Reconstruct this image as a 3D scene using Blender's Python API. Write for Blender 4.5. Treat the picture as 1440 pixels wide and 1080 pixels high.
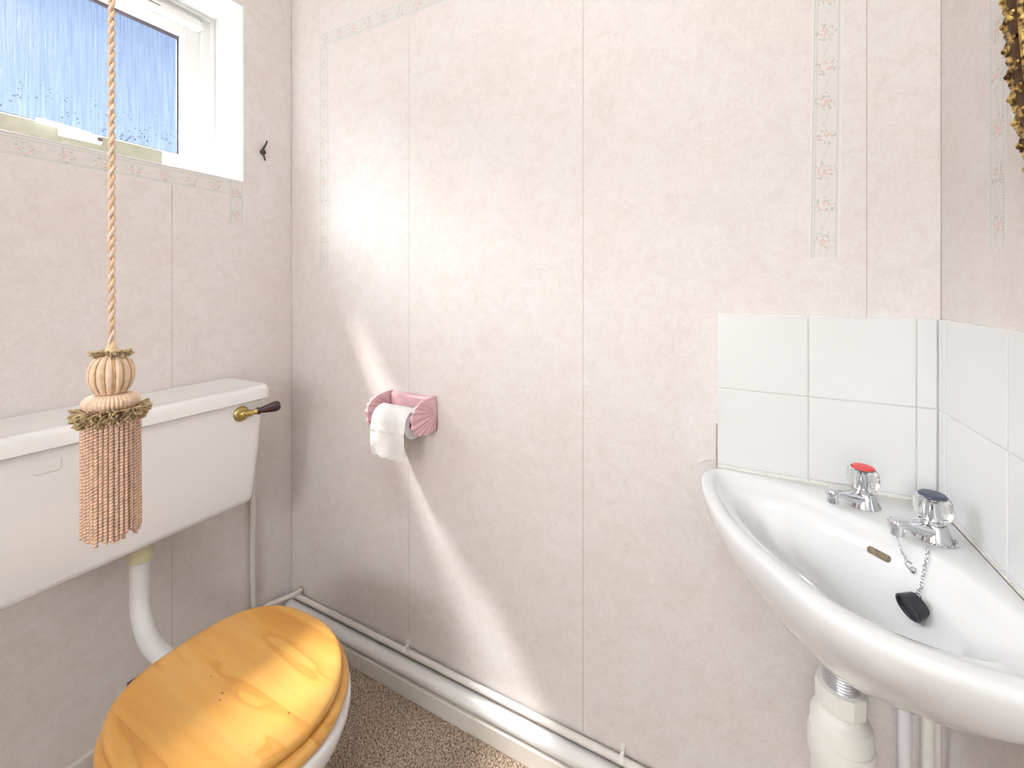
import bpy, bmesh, math, random
from mathutils import Vector, Matrix
random.seed(7)
for o in list(bpy.data.objects): bpy.data.objects.remove(o)
scene = bpy.context.scene
col = scene.collection
PI = math.pi
# ------------------------------------------------------------------ room figures (metres)
FAR_Y, LEFT_X, RIGHT_X, BACK_Y, CEIL = 0.96, -1.353, 0.306, -0.85, 2.32
YAW = math.radians(27.4)
# ------------------------------------------------------------------ camera
cam = bpy.data.cameras.new('camera'); cam_o = bpy.data.objects.new('camera', cam); col.objects.link(cam_o)
cam.sensor_width = 36; cam.lens = 602/1440*36; cam.shift_y = -136/1440; cam.clip_start = 0.01
cam_o.location = (0, 0, 1.135); cam_o.rotation_euler = (PI/2, 0, YAW)
scene.camera = cam_o
# ------------------------------------------------------------------ world, sun, exposure
SUN = Vector((1.0, 0.52, -1.74)).normalized()
world = bpy.data.worlds.new('sky'); scene.world = world; world.use_nodes = True
wn = world.node_tree.nodes; wl = world.node_tree.links; wn.clear()
sky = wn.new('ShaderNodeTexSky'); sky.sky_type = 'NISHITA'; sky.sun_disc = False
sky.sun_elevation = math.asin(-SUN.z); sky.sun_rotation = math.atan2(-SUN.x, -SUN.y)
sky.air_density = 1.0; sky.dust_density = 1.5; sky.ozone_density = 1.5
bg = wn.new('ShaderNodeBackground'); bg.inputs['Strength'].default_value = 0.155
wo = wn.new('ShaderNodeOutputWorld'); wl.new(sky.outputs[0], bg.inputs[0]); wl.new(bg.outputs[0], wo.inputs[0])
sl = bpy.data.lights.new('sun', 'SUN'); sl.energy = 29.0; sl.angle = math.radians(8); sl.color = (1.0, 0.97, 0.93)
so = bpy.data.objects.new('sun', sl); col.objects.link(so); so.location = (-4, -2, 6)
so.rotation_euler = SUN.to_track_quat('-Z', 'Y').to_euler()
# second sun lamp, added in place of light the textured pane throws forward
al = bpy.data.lights.new('scatter_sun', 'SUN'); al.energy = 23.0; al.angle = math.radians(80); al.color = (0.93, 0.97, 1.0)
ao = bpy.data.objects.new('scatter_sun', al); col.objects.link(ao); ao.location = (-4, -2, 6.2); ao.rotation_euler = so.rotation_euler
LAMP_STRENGTH, HALL_FILL = 14.5, 16.5  # second value drives the added fill globe in the hall
scene.view_settings.view_transform = 'Standard'; scene.view_settings.look = 'None'
scene.view_settings.exposure = 0.46; scene.view_settings.gamma = 1.0
scene.view_settings.use_curve_mapping = False

# ------------------------------------------------------------------ helpers
def tag(o, label=None, cat=None, group=None, kind=None):
    if label: o['label'] = label
    if cat: o['category'] = cat
    if group: o['group'] = group
    if kind: o['kind'] = kind
    return o
def empty(name, loc=(0, 0, 0), **k):
    o = bpy.data.objects.new(name, None); col.objects.link(o); o.location = loc; o.empty_display_size = 0.05
    return tag(o, **k)
class MB:
    def __init__(s): s.v = []; s.f = []; s.m = []; s.uv = None
    def add(s, vs, fs, mi=0):
        b = len(s.v); s.v += [tuple(p) for p in vs]; s.f += [tuple(b+i for i in f) for f in fs]; s.m += [mi]*len(fs); return s
    def box(s, a, b, mi=0):
        x0, x1 = sorted((a[0], b[0])); y0, y1 = sorted((a[1], b[1])); z0, z1 = sorted((a[2], b[2]))
        vs = [(x, y, z) for z in (z0, z1) for y in (y0, y1) for x in (x0, x1)]
        return s.add(vs, [(0, 2, 3, 1), (4, 5, 7, 6), (0, 1, 5, 4), (2, 6, 7, 3), (0, 4, 6, 2), (1, 3, 7, 5)], mi)
    def loft(s, rings, cap0=True, cap1=True, mi=0, closed=True):
        n = len(rings[0]); vs = [p for r in rings for p in r]; fs = []
        for i in range(len(rings)-1):
            for j in range(n if closed else n-1):
                k = (j+1) % n
                fs.append((i*n+j, i*n+k, (i+1)*n+k, (i+1)*n+j))
        if cap0: fs.append(tuple(reversed(range(n))))
        if cap1: fs.append(tuple((len(rings)-1)*n+j for j in range(n)))
        return s.add(vs, fs, mi)
    def lathe(s, prof, o=(0, 0, 0), n=32, M=None, cap=True, mi=0, mod=None):
        o = Vector(o); rings = []
        for (r, z) in prof:
            ring = []
            for j in range(n):
                a = 2*PI*j/n; rr = r*(mod(a, z) if mod else 1)
                p = Vector((rr*math.cos(a), rr*math.sin(a), z))
                if M is not None: p = M @ p
                ring.append(p+o)
            rings.append(ring)
        return s.loft(rings, cap, cap, mi)
    def tube(s, pts, r, n=12, cap=True, mi=0):
        pts = [Vector(p) for p in pts]; rings = []; up = None
        for i, p in enumerate(pts):
            t = (pts[min(i+1, len(pts)-1)]-pts[max(i-1, 0)]).normalized()
            if up is None:
                up = Vector((0, 0, 1)) if abs(t.z) < 0.9 else Vector((1, 0, 0))
            a = (up - t*up.dot(t)).normalized(); up = a; b = t.cross(a)
            rr = r[i] if isinstance(r, (list, tuple)) else r
            rings.append([p + a*rr*math.cos(2*PI*j/n) + b*rr*math.sin(2*PI*j/n) for j in range(n)])
        return s.loft(rings, cap, cap, mi)
    def torus(s, c, R, r, M=None, n=14, m=7, mi=0, sy=1.0):
        vs = []; fs = []
        for i in range(n):
            a = 2*PI*i/n
            for j in range(m):
                b = 2*PI*j/m; p = Vector(((R+r*math.cos(b))*math.cos(a), sy*(R+r*math.cos(b))*math.sin(a), r*math.sin(b)))
                if M is not None: p = M @ p
                vs.append(p+Vector(c))
        for i in range(n):
            for j in range(m):
                fs.append((i*m+j, ((i+1) % n)*m+j, ((i+1) % n)*m+(j+1) % m, i*m+(j+1) % m))
        return s.add(vs, fs, mi)
    def mesh(s, name, mats, smooth=40, bevel=0, seg=2):
        me = bpy.data.meshes.new(name); me.from_pydata(s.v, [], s.f)
        for m in (mats if isinstance(mats, (list, tuple)) else [mats]): me.materials.append(m)
        for p, mi in zip(me.polygons, s.m): p.material_index = mi
        if s.uv:
            ul = me.uv_layers.new(name='UVMap')
            for l in me.loops: ul.data[l.index].uv = s.uv[l.vertex_index]
        bm = bmesh.new(); bm.from_mesh(me)
        bmesh.ops.recalc_face_normals(bm, faces=bm.faces)
        if bevel: bmesh.ops.bevel(bm, geom=[e for e in bm.edges if e.calc_face_angle(0) > 0.5], offset=bevel, segments=seg, affect='EDGES', profile=0.5)
        bm.to_mesh(me); bm.free()
        if smooth:
            me.shade_smooth(); me.set_sharp_from_angle(angle=math.radians(smooth))
        return me
    def build(s, name, mats, parent=None, smooth=40, bevel=0, seg=2, **k):
        if bevel: smooth = 80
        o = bpy.data.objects.new(name, s.mesh(name, mats, smooth, bevel, seg)); col.objects.link(o)
        if parent is not None:
            o.parent = parent; o.location = -Vector(parent.location)      # meshes are written in world metres
        if bevel: o.modifiers.new('even_normals', 'WEIGHTED_NORMAL')
        return tag(o, **k)
def inst(me, name, parent, loc, rot=(0, 0, 0), scale=(1, 1, 1)):
    o = bpy.data.objects.new(name, me); col.objects.link(o); o.parent = parent
    o.location = Vector(loc)-Vector(parent.location); o.rotation_euler = rot; o.scale = scale
    return o
def spline(pts, n=8, closed=False):
    pts = [Vector(p) for p in pts]; N = len(pts); out = []
    for i in range(N if closed else N-1):
        g = (lambda k: pts[k % N]) if closed else (lambda k: pts[max(0, min(N-1, k))])
        p0, p1, p2, p3 = g(i-1), g(i), g(i+1), g(i+2)
        for k in range(n):
            t = k/n
            out.append(0.5*((2*p1)+(p2-p0)*t+(2*p0-5*p1+4*p2-p3)*t*t+(3*p1-p0-3*p2+p3)*t**3))
    if not closed: out.append(pts[-1])
    return out
def rrect(x0, x1, y0, y1, r, z, n=6):
    """rounded rectangle ring in XY; r = radii for corners (x1y1, x0y1, x0y0, x1y0)"""
    r = r if isinstance(r, (list, tuple)) else [r]*4; out = []
    for (cx, cy, a0, rr) in ((x1-r[0], y1-r[0], 0, r[0]), (x0+r[1], y1-r[1], 90, r[1]), (x0+r[2], y0+r[2], 180, r[2]), (x1-r[3], y0+r[3], 270, r[3])):
        for k in range(n+1):
            a = math.radians(a0+90*k/n); out.append((cx+rr*math.cos(a), cy+rr*math.sin(a), z))
    return out
# ------------------------------------------------------------------ materials
def new_mat(name):
    m = bpy.data.materials.new(name); m.use_nodes = True
    nt = m.node_tree; return m, nt, nt.nodes['Principled BSDF'], nt.nodes['Material Output']
def N(nt, t, **k):
    n = nt.nodes.new(t)
    for a, b in k.items():
        if a in n.inputs.keys(): n.inputs[a].default_value = b
        else: setattr(n, a, b)
    return n
def ramp(nt, stops):
    r = nt.nodes.new('ShaderNodeValToRGB'); e = r.color_ramp.elements
    e[0].position, e[0].color = stops[0][0], (*stops[0][1], 1)
    e[1].position, e[1].color = stops[-1][0], (*stops[-1][1], 1)
    for p, c in stops[1:-1]:
        q = e.new(p); q.color = (*c, 1)
    return r
def plain(name, c, rough=0.4, metal=0.0, noise=0.0, nscale=40, bump=0.0, coat=0.0, spec=0.5):
    m, nt, b, out = new_mat(name)
    b.inputs['Base Color'].default_value = (*c, 1); b.inputs['Roughness'].default_value = rough
    b.inputs['Metallic'].default_value = metal; b.inputs['Coat Weight'].default_value = coat; b.inputs['Coat Roughness'].default_value = 0.05
    b.inputs['Specular IOR Level'].default_value = spec
    tc = N(nt, 'ShaderNodeNewGeometry'); nz = N(nt, 'ShaderNodeTexNoise', Scale=nscale, Detail=5.0)
    nt.links.new(tc.outputs['Position'], nz.inputs['Vector'])
    if noise:
        r = ramp(nt, [(0.3, tuple(x*(1-noise) for x in c)), (0.7, tuple(min(1, x*(1+noise)) for x in c))])
        nt.links.new(nz.outputs[0], r.inputs[0]); nt.links.new(r.outputs[0], b.inputs['Base Color'])
    if bump:
        bp = N(nt, 'ShaderNodeBump', Strength=bump, Distance=0.002); nt.links.new(nz.outputs[0], bp.inputs['Height']); nt.links.new(bp.outputs[0], b.inputs['Normal'])
    return m
def wallpaper():
    m, nt, b, out = new_mat('wallpaper'); L = nt.links.new
    g = N(nt, 'ShaderNodeNewGeometry')
    n1 = N(nt, 'ShaderNodeTexNoise', Scale=22.0, Detail=8.0, Roughness=0.65, Distortion=1.2)
    n2 = N(nt, 'ShaderNodeTexNoise', Scale=95.0, Detail=6.0, Roughness=0.7, Distortion=2.0)
    n3 = N(nt, 'ShaderNodeTexNoise', Scale=5.0, Detail=3.0)
    for n in (n1, n2, n3): L(g.outputs['Position'], n.inputs['Vector'])
    r1 = ramp(nt, [(0.30, (0.80, 0.75, 0.72)), (0.5, (0.835, 0.80, 0.778)), (0.72, (0.86, 0.835, 0.82))]); L(n1.outputs[0], r1.inputs[0])
    r2 = ramp(nt, [(0.38, (0.945, 0.925, 0.915)), (0.6, (1, 1, 1))]); L(n2.outputs[0], r2.inputs[0])
    r3 = ramp(nt, [(0.35, (1.0, 0.965, 0.945)), (0.65, (1, 1, 1))]); L(n3.outputs[0], r3.inputs[0])
    m1 = N(nt, 'ShaderNodeMix', data_type='RGBA', blend_type='MULTIPLY'); m1.inputs[0].default_value = 1
    m2 = N(nt, 'ShaderNodeMix', data_type='RGBA', blend_type='MULTIPLY'); m2.inputs[0].default_value = 1
    L(r1.outputs[0], m1.inputs[6]); L(r2.outputs[0], m1.inputs[7]); L(m1.outputs[2], m2.inputs[6]); L(r3.outputs[0], m2.inputs[7])
    L(m2.outputs[2], b.inputs['Base Color']); b.inputs['Roughness'].default_value = 0.55; b.inputs['Specular IOR Level'].default_value = 0.3
    bp = N(nt, 'ShaderNodeBump', Strength=0.12, Distance=0.001); L(n2.outputs[0], bp.inputs['Height']); L(bp.outputs[0], b.inputs['Normal'])
    return m
def mth(nt, op, a, b=None, c=None):
    n = nt.nodes.new('ShaderNodeMath'); n.operation = op
    for i, x in enumerate((a, b, c)):
        if x is None: continue
        if isinstance(x, (int, float)): n.inputs[i].default_value = x
        else: nt.links.new(x, n.inputs[i])
    return n.outputs[0]
def border_paper():
    """printed border: uv.x across 0..1, uv.y along in units of one flower repeat"""
    m, nt, b, out = new_mat('border_paper'); L = nt.links.new
    uv = N(nt, 'ShaderNodeUVMap'); sp = N(nt, 'ShaderNodeSeparateXYZ'); L(uv.outputs[0], sp.inputs[0])
    x, y = sp.outputs[0], sp.outputs[1]
    noise = N(nt, 'ShaderNodeTexNoise', Scale=9.0, Detail=2.0); L(uv.outputs[0], noise.inputs['Vector'])
    fy = mth(nt, 'FRACT', y)
    dx = mth(nt, 'MULTIPLY', mth(nt, 'SUBTRACT', x, 0.47), 0.72); dy = mth(nt, 'SUBTRACT', fy, 0.5)
    d = mth(nt, 'SQRT', mth(nt, 'ADD', mth(nt, 'MULTIPLY', dx, dx), mth(nt, 'MULTIPLY', dy, dy)))
    vo = N(nt, 'ShaderNodeTexVoronoi', Scale=11.0); L(uv.outputs[0], vo.inputs['Vector'])
    speck = mth(nt, 'LESS_THAN', vo.outputs['Distance'], 0.42)
    flower = mth(nt, 'MULTIPLY', mth(nt, 'LESS_THAN', d, 0.17), speck)
    leaf = mth(nt, 'MULTIPLY', mth(nt, 'MULTIPLY', mth(nt, 'LESS_THAN', d, 0.27), mth(nt, 'GREATER_THAN', d, 0.12)), mth(nt, 'GREATER_THAN', noise.outputs[0], 0.56))
    sprig_x = mth(nt, 'SUBTRACT', x, mth(nt, 'ADD', mth(nt, 'MULTIPLY', mth(nt, 'SINE', mth(nt, 'MULTIPLY', y, 2*PI)), 0.10), 0.50))
    sprig = mth(nt, 'MULTIPLY', mth(nt, 'LESS_THAN', mth(nt, 'ABSOLUTE', sprig_x), 0.05), mth(nt, 'GREATER_THAN', noise.outputs[0], 0.5))
    # dotted side bands
    ax = mth(nt, 'ABSOLUTE', mth(nt, 'SUBTRACT', x, 0.5))
    band = mth(nt, 'MULTIPLY', mth(nt, 'GREATER_THAN', ax, 0.31), mth(nt, 'LESS_THAN', ax, 0.44))
    zig = mth(nt, 'SINE', mth(nt, 'ADD', mth(nt, 'MULTIPLY', y, 2*PI*8), mth(nt, 'MULTIPLY', x, 36)))
    zig2 = mth(nt, 'SINE', mth(nt, 'SUBTRACT', mth(nt, 'MULTIPLY', y, 2*PI*8), mth(nt, 'MULTIPLY', x, 36)))
    dots = mth(nt, 'MULTIPLY', band, mth(nt, 'GREATER_THAN', mth(nt, 'MULTIPLY', zig, zig2), 0.12))
    edge = mth(nt, 'GREATER_THAN', ax, 0.455)
    def over(base, fac, c, k=1.0):
        mx = N(nt, 'ShaderNodeMix', data_type='RGBA'); mx.inputs[7].default_value = (*c, 1)
        L(mth(nt, 'MULTIPLY', fac, k), mx.inputs[0])
        if isinstance(base, tuple): mx.inputs[6].default_value = (*base, 1)
        else: L(base, mx.inputs[6])
        return mx.outputs[2]
    c = over((0.79, 0.75, 0.72), edge, (0.83, 0.81, 0.79))
    c = over(c, band, (0.80, 0.77, 0.74)); c = over(c, dots, (0.54, 0.54, 0.48), 0.75)
    c = over(c, sprig, (0.60, 0.61, 0.55), 0.4); c = over(c, leaf, (0.50, 0.53, 0.45), 0.7); c = over(c, flower, (0.78, 0.53, 0.48), 0.85)
    L(c, b.inputs['Base Color']); b.inputs['Roughness'].default_value = 0.5
    return m
def pine():
    m, nt, b, out = new_mat('varnished_pine'); L = nt.links.new
    tc = N(nt, 'ShaderNodeNewGeometry'); sp = N(nt, 'ShaderNodeSeparateXYZ'); L(tc.outputs['Position'], sp.inputs[0])
    board = mth(nt, 'FLOOR', mth(nt, 'DIVIDE', mth(nt, 'ADD', sp.outputs[1], 0.013), 0.068))
    wn_ = N(nt, 'ShaderNodeTexWhiteNoise', noise_dimensions='1D'); L(board, wn_.inputs['W'])
    cmb = N(nt, 'ShaderNodeCombineXYZ'); L(mth(nt, 'ADD', mth(nt, 'MULTIPLY', sp.outputs[0], 0.9), mth(nt, 'MULTIPLY', wn_.outputs[0], 7.0)), cmb.inputs[0])
    L(mth(nt, 'MULTIPLY', sp.outputs[1], 5.5), cmb.inputs[1]); L(mth(nt, 'ADD', mth(nt, 'MULTIPLY', sp.outputs[2], 9.0), mth(nt, 'MULTIPLY', board, 3.3)), cmb.inputs[2])
    nz = N(nt, 'ShaderNodeTexNoise', Scale=2.3, Detail=2.0, Roughness=0.4, Distortion=0.6); L(cmb.outputs[0], nz.inputs['Vector'])
    rings = mth(nt, 'FRACT', mth(nt, 'MULTIPLY', nz.outputs[0], 4.2))
    r = ramp(nt, [(0.0, (0.76, 0.40, 0.085)), (0.15, (0.80, 0.45, 0.12)), (0.75, (0.77, 0.40, 0.085)), (0.95, (0.69, 0.32, 0.055)), (1.0, (0.74, 0.38, 0.075))]); L(rings, r.inputs[0])
    tone = ramp(nt, [(0, (0.90, 0.86, 0.78)), (1, (1.0, 1.0, 1.0))]); L(wn_.outputs[0], tone.inputs[0])
    fine = N(nt, 'ShaderNodeTexNoise', Scale=60.0, Detail=4.0); c2 = N(nt, 'ShaderNodeCombineXYZ'); L(mth(nt, 'MULTIPLY', sp.outputs[0], 0.12), c2.inputs[0]); L(sp.outputs[1], c2.inputs[1]); L(sp.outputs[2], c2.inputs[2])
    L(c2.outputs[0], fine.inputs['Vector']); fr = ramp(nt, [(0.35, (0.93, 0.90, 0.86)), (0.65, (1, 1, 1))]); L(fine.outputs[0], fr.inputs[0])
    vo = N(nt, 'ShaderNodeTexVoronoi', Scale=34.0); c3 = N(nt, 'ShaderNodeCombineXYZ'); L(mth(nt, 'MULTIPLY', sp.outputs[0], 0.55), c3.inputs[0]); L(sp.outputs[1], c3.inputs[1])
    L(c3.outputs[0], vo.inputs['Vector']); kr = ramp(nt, [(0.035, (0.45, 0.30, 0.2)), (0.065, (1, 1, 1))]); L(vo.outputs['Distance'], kr.inputs[0])
    cur = r.outputs[0]
    for t in (tone, fr, kr):
        mx = N(nt, 'ShaderNodeMix', data_type='RGBA', blend_type='MULTIPLY'); mx.inputs[0].default_value = 1; L(cur, mx.inputs[6]); L(t.outputs[0], mx.inputs[7]); cur = mx.outputs[2]
    L(cur, b.inputs['Base Color']); b.inputs['Roughness'].default_value = 0.32; b.inputs['Coat Weight'].default_value = 0.35; b.inputs['Coat Roughness'].default_value = 0.25
    return m
def obscure_glass():
    m, nt, b, out = new_mat('obscure_glass'); L = nt.links.new; nt.nodes.remove(b)
    g = N(nt, 'ShaderNodeNewGeometry'); mp = N(nt, 'ShaderNodeMapping'); mp.inputs['Scale'].default_value = (1, 1, 0.035); L(g.outputs['Position'], mp.inputs[0])
    nz = N(nt, 'ShaderNodeTexNoise', Scale=230.0, Detail=3.0, Roughness=0.6); L(mp.outputs[0], nz.inputs['Vector'])
    r = ramp(nt, [(0.3, (0.74, 0.77, 0.80)), (0.5, (0.87, 0.88, 0.90)), (0.7, (0.98, 0.98, 0.98))]); L(nz.outputs[0], r.inputs[0])
    # condensation drops towards the bottom edge of the pane
    sp = N(nt, 'ShaderNodeSeparateXYZ'); L(g.outputs['Position'], sp.inputs[0])
    vo = N(nt, 'ShaderNodeTexVoronoi', Scale=95.0); L(g.outputs['Position'], vo.inputs['Vector'])
    n2 = N(nt, 'ShaderNodeTexNoise', Scale=30.0, Detail=2.0); L(g.outputs['Position'], n2.inputs['Vector'])
    low = N(nt, 'ShaderNodeMapRange'); L(sp.outputs[2], low.inputs[0]); low.inputs[1].default_value = 1.55; low.inputs[2].default_value = 1.72; low.inputs[3].default_value = 0.34; low.inputs[4].default_value = 0.0
    drop = mth(nt, 'MULTIPLY', mth(nt, 'LESS_THAN', vo.outputs['Distance'], low.outputs[0]), mth(nt, 'GREATER_THAN', n2.outputs[0], 0.52))
    mx = N(nt, 'ShaderNodeMix', data_type='RGBA'); L(mth(nt, 'MULTIPLY', drop, 0.85), mx.inputs[0]); L(r.outputs[0], mx.inputs[6]); mx.inputs[7].default_value = (0.36, 0.37, 0.40, 1)
    tr = N(nt, 'ShaderNodeBsdfTransparent'); L(mx.outputs[2], tr.inputs[0])
    tl = N(nt, 'ShaderNodeBsdfTranslucent'); tl.inputs[0].default_value = (0.9, 0.95, 1.0, 1)
    gl = N(nt, 'ShaderNodeBsdfGlossy'); gl.inputs['Roughness'].default_value = 0.15
    bp = N(nt, 'ShaderNodeBump', Strength=0.5, Distance=0.003); L(nz.outputs[0], bp.inputs['Height']); L(bp.outputs[0], gl.inputs['Normal'])
    a = N(nt, 'ShaderNodeMixShader'); a.inputs[0].default_value = GLASS_SCATTER; L(tr.outputs[0], a.inputs[1]); L(tl.outputs[0], a.inputs[2])
    c = N(nt, 'ShaderNodeMixShader'); c.inputs[0].default_value = 0.05; L(a.outputs[0], c.inputs[1]); L(gl.outputs[0], c.inputs[2])
    L(c.outputs[0], out.inputs[0])
    return m
GLASS_SCATTER = 0.006
M = {}
M['paper'] = wallpaper(); M['border'] = border_paper(); M['pine'] = pine(); M['pane'] = obscure_glass()
M['plaster'] = plain('seam_plaster', (0.50, 0.40, 0.32), 0.8, noise=0.08)
M['ceiling'] = plain('ceiling_paint', (0.86, 0.85, 0.83), 0.8, noise=0.02)
M['gloss_white'] = plain('gloss_white_paint', (0.86, 0.855, 0.84), 0.3, noise=0.015, nscale=12)
M['upvc'] = plain('white_upvc', (0.86, 0.86, 0.84), 0.28, noise=0.01)
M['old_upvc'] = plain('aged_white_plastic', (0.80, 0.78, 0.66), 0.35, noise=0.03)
M['rail'] = plain('shaded_rail', (0.25, 0.24, 0.18), 0.5, noise=0.1)  # backlit shade of the white sash put into the colour
M['yellowed'] = plain('yellowed_plastic', (0.76, 0.70, 0.48), 0.4, noise=0.08)
M['gasket'] = plain('black_gasket', (0.05, 0.05, 0.06), 0.5)
M['gasket_shadow'] = plain('shadow_gasket', (0.13, 0.11, 0.13), 0.5)  # its grey includes the shadow line under the window head
M['ceramic'] = plain('white_glazed_ceramic', (0.80, 0.805, 0.80), 0.12, noise=0.01, nscale=6, coat=0.4)
M['cistern'] = plain('white_cistern_ceramic', (0.90, 0.90, 0.905), 0.2, noise=0.01, nscale=6, coat=0.2)
M['tile'] = plain('white_glazed_tile', (0.82, 0.82, 0.81), 0.15, noise=0.01, nscale=8, coat=0.3)
M['grout'] = plain('grout', (0.70, 0.68, 0.64), 0.85, noise=0.06, nscale=120)
M['sealant'] = plain('aged_sealant', (0.78, 0.75, 0.68), 0.5, noise=0.16, nscale=70)
M['pipe_paint'] = plain('cream_pipe_paint', (0.82, 0.78, 0.73), 0.35, noise=0.03, nscale=30)
M['board_paint'] = plain('skirting_paint', (0.74, 0.70, 0.64), 0.45, noise=0.03, nscale=30)
M['plastic_pipe'] = plain('white_plastic_pipe', (0.84, 0.84, 0.85), 0.3, noise=0.01)
M['cream_plastic'] = plain('cream_plastic', (0.87, 0.86, 0.80), 0.35, noise=0.02)
M['chrome'] = plain('chrome', (0.66, 0.67, 0.69), 0.08, 1.0, noise=0.04, nscale=60)
M['dull_metal'] = plain('threaded_waste_metal', (0.62, 0.63, 0.66), 0.35, 0.9, noise=0.2, nscale=90, bump=0.3)
M['brass'] = plain('aged_brass', (0.55, 0.43, 0.16), 0.28, 1.0, noise=0.2, nscale=60)
M['iron'] = plain('dark_iron', (0.10, 0.085, 0.075), 0.45, 0.7, noise=0.3, nscale=150)
M['maroon'] = plain('maroon_glazed_handle', (0.045, 0.012, 0.018), 0.25, noise=0.25, nscale=50, coat=0.4)
M['pink'] = plain('pink_ceramic', (0.80, 0.50, 0.535), 0.22, noise=0.04, nscale=40, coat=0.3)
M['tissue'] = plain('toilet_tissue', (0.86, 0.855, 0.84), 0.95, noise=0.02, nscale=200, bump=0.25)
M['card'] = plain('card_core', (0.30, 0.22, 0.16), 0.9, noise=0.1)
M['red'] = plain('red_cap', (0.80, 0.03, 0.035), 0.3)
M['navy'] = plain('navy_cap', (0.035, 0.05, 0.10), 0.3)
M['rubber'] = plain('black_rubber', (0.022, 0.024, 0.032), 0.35, noise=0.2, nscale=90)
M['slot'] = plain('overflow_brown', (0.20, 0.15, 0.09), 0.6, noise=0.4, nscale=150)  # plain mottled brown for the slot
M['rope'] = plain('gold_rope', (0.78, 0.57, 0.37), 0.75, noise=0.15, nscale=300, bump=0.4)
M['rope2'] = plain('pink_rope', (0.80, 0.61, 0.47), 0.75, noise=0.15, nscale=300, bump=0.4)
M['silk'] = plain('beige_silk', (0.80, 0.59, 0.43), 0.5, noise=0.12, nscale=160, bump=0.3)
M['olive'] = plain('olive_fringe', (0.52, 0.39, 0.22), 0.8, noise=0.35, nscale=220, bump=0.3)
M['cording'] = plain('gold_cording', (0.58, 0.40, 0.19), 0.6, noise=0.25, nscale=160)
M['ply_rose'] = plain('rose_ply', (0.62, 0.32, 0.26), 0.7, noise=0.3, nscale=160)
M['ply_gold'] = plain('pale_gold_ply', (0.80, 0.64, 0.45), 0.65, noise=0.12, nscale=160)
M['gilt'] = plain('antique_gilt', (0.5, 0.33, 0.1), 0.3, 0.85, noise=0.5, nscale=130, bump=0.8)
for n_ in M['gilt'].node_tree.nodes:
    if n_.type == 'VALTORGB':
        n_.color_ramp.elements[0].color = (0.075, 0.036, 0.014, 1); n_.color_ramp.elements[1].color = (0.72, 0.50, 0.17, 1)
        n_.color_ramp.elements[0].position = 0.40; n_.color_ramp.elements[1].position = 0.62
M['gilt_dark'] = plain('tarnished_gilt', (0.09, 0.045, 0.018), 0.45, 0.6, noise=0.4, nscale=90)
M['mirror'] = plain('mirror_glass', (0.9, 0.91, 0.92), 0.02, 1.0)
def acrylic():
    m, nt, b, out = new_mat('clear_acrylic')
    b.inputs['Base Color'].default_value = (0.98, 0.98, 0.98, 1); b.inputs['Roughness'].default_value = 0.02
    b.inputs['Transmission Weight'].default_value = 1.0; b.inputs['IOR'].default_value = 1.30
    return m
M['acrylic'] = acrylic()
def lamp_mat(LAMP_STRENGTH=LAMP_STRENGTH):
    m, nt, b, out = new_mat('lit_opal_and_fill')
    b.inputs['Base Color'].default_value = (0.9, 0.9, 0.88, 1); b.inputs['Emission Color'].default_value = (0.98, 0.99, 1.0, 1); b.inputs['Emission Strength'].default_value = LAMP_STRENGTH
    return m
M['lamp'] = lamp_mat(); M['hall_fill'] = lamp_mat(HALL_FILL)  # second emitter is for the unseen globe added as fill
def carpet_mat(name, k):
    m, nt, b, out = new_mat(name); g = N(nt, 'ShaderNodeNewGeometry'); L = nt.links.new
    n = N(nt, 'ShaderNodeTexNoise', Scale=260.0, Detail=3.0, Roughness=0.7); L(g.outputs['Position'], n.inputs['Vector'])
    r = ramp(nt, [(0.36, (0.21*k, 0.16*k, 0.12*k)), (0.5, (0.34*k, 0.26*k, 0.20*k)), (0.66, (0.56*k, 0.46*k, 0.37*k))]); L(n.outputs[0], r.inputs[0]); L(r.outputs[0], b.inputs['Base Color'])
    b.inputs['Roughness'].default_value = 0.95; b.inputs['Specular IOR Level'].default_value = 0.1
    return m
M['carpet'] = carpet_mat('carpet_pile', 1.65); M['backing'] = carpet_mat('carpet_backing', 0.75)

# ================================================================== STRUCTURE
fl = MB().box((LEFT_X-0.3, -2.5, -0.06), (0.8, FAR_Y+0.05, -0.004)).build('floor', M['backing'], kind='structure')
# carpet pile: short tufts nobody could count
tv = MB()
sx = 0.0048
ny = int((FAR_Y-BACK_Y)/sx); nx = int((RIGHT_X-LEFT_X)/sx)
for i in range(nx):
    for j in range(ny):
        x = LEFT_X+(i+0.5+random.uniform(-.45, .45))*sx; y = BACK_Y+(j+0.5+random.uniform(-.45, .45))*sx
        if x < -0.72 and abs(y-0.458) < 0.11: continue          # under the toilet foot
        a = random.uniform(0, 2*PI); r = random.uniform(0.0026, 0.0040); h = random.uniform(-0.001, 0.0028)
        b0 = len(tv.v)
        for k in range(3): tv.v.append((x+r*math.cos(a+k*2.094), y+r*math.sin(a+k*2.094), -0.0042))
        tv.v.append((x+random.uniform(-.0015, .0015), y+random.uniform(-.0015, .0015), h))
        tv.f += [(b0, b0+1, b0+3), (b0+1, b0+2, b0+3), (b0+2, b0, b0+3)]; tv.m += [0, 0, 0]
me = bpy.data.meshes.new('carpet_pile'); me.from_pydata(tv.v, [], tv.f); me.materials.append(M['carpet']); me.shade_smooth()
cp = bpy.data.objects.new('carpet_pile', me); col.objects.link(cp)
tag(cp, 'beige-brown short pile carpet covering the floor', 'carpet', kind='stuff')
MB().box((LEFT_X-0.35, -2.55, CEIL), (0.85, FAR_Y+0.1, CEIL+0.1)).build('ceiling', M['ceiling'], kind='structure')

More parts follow.
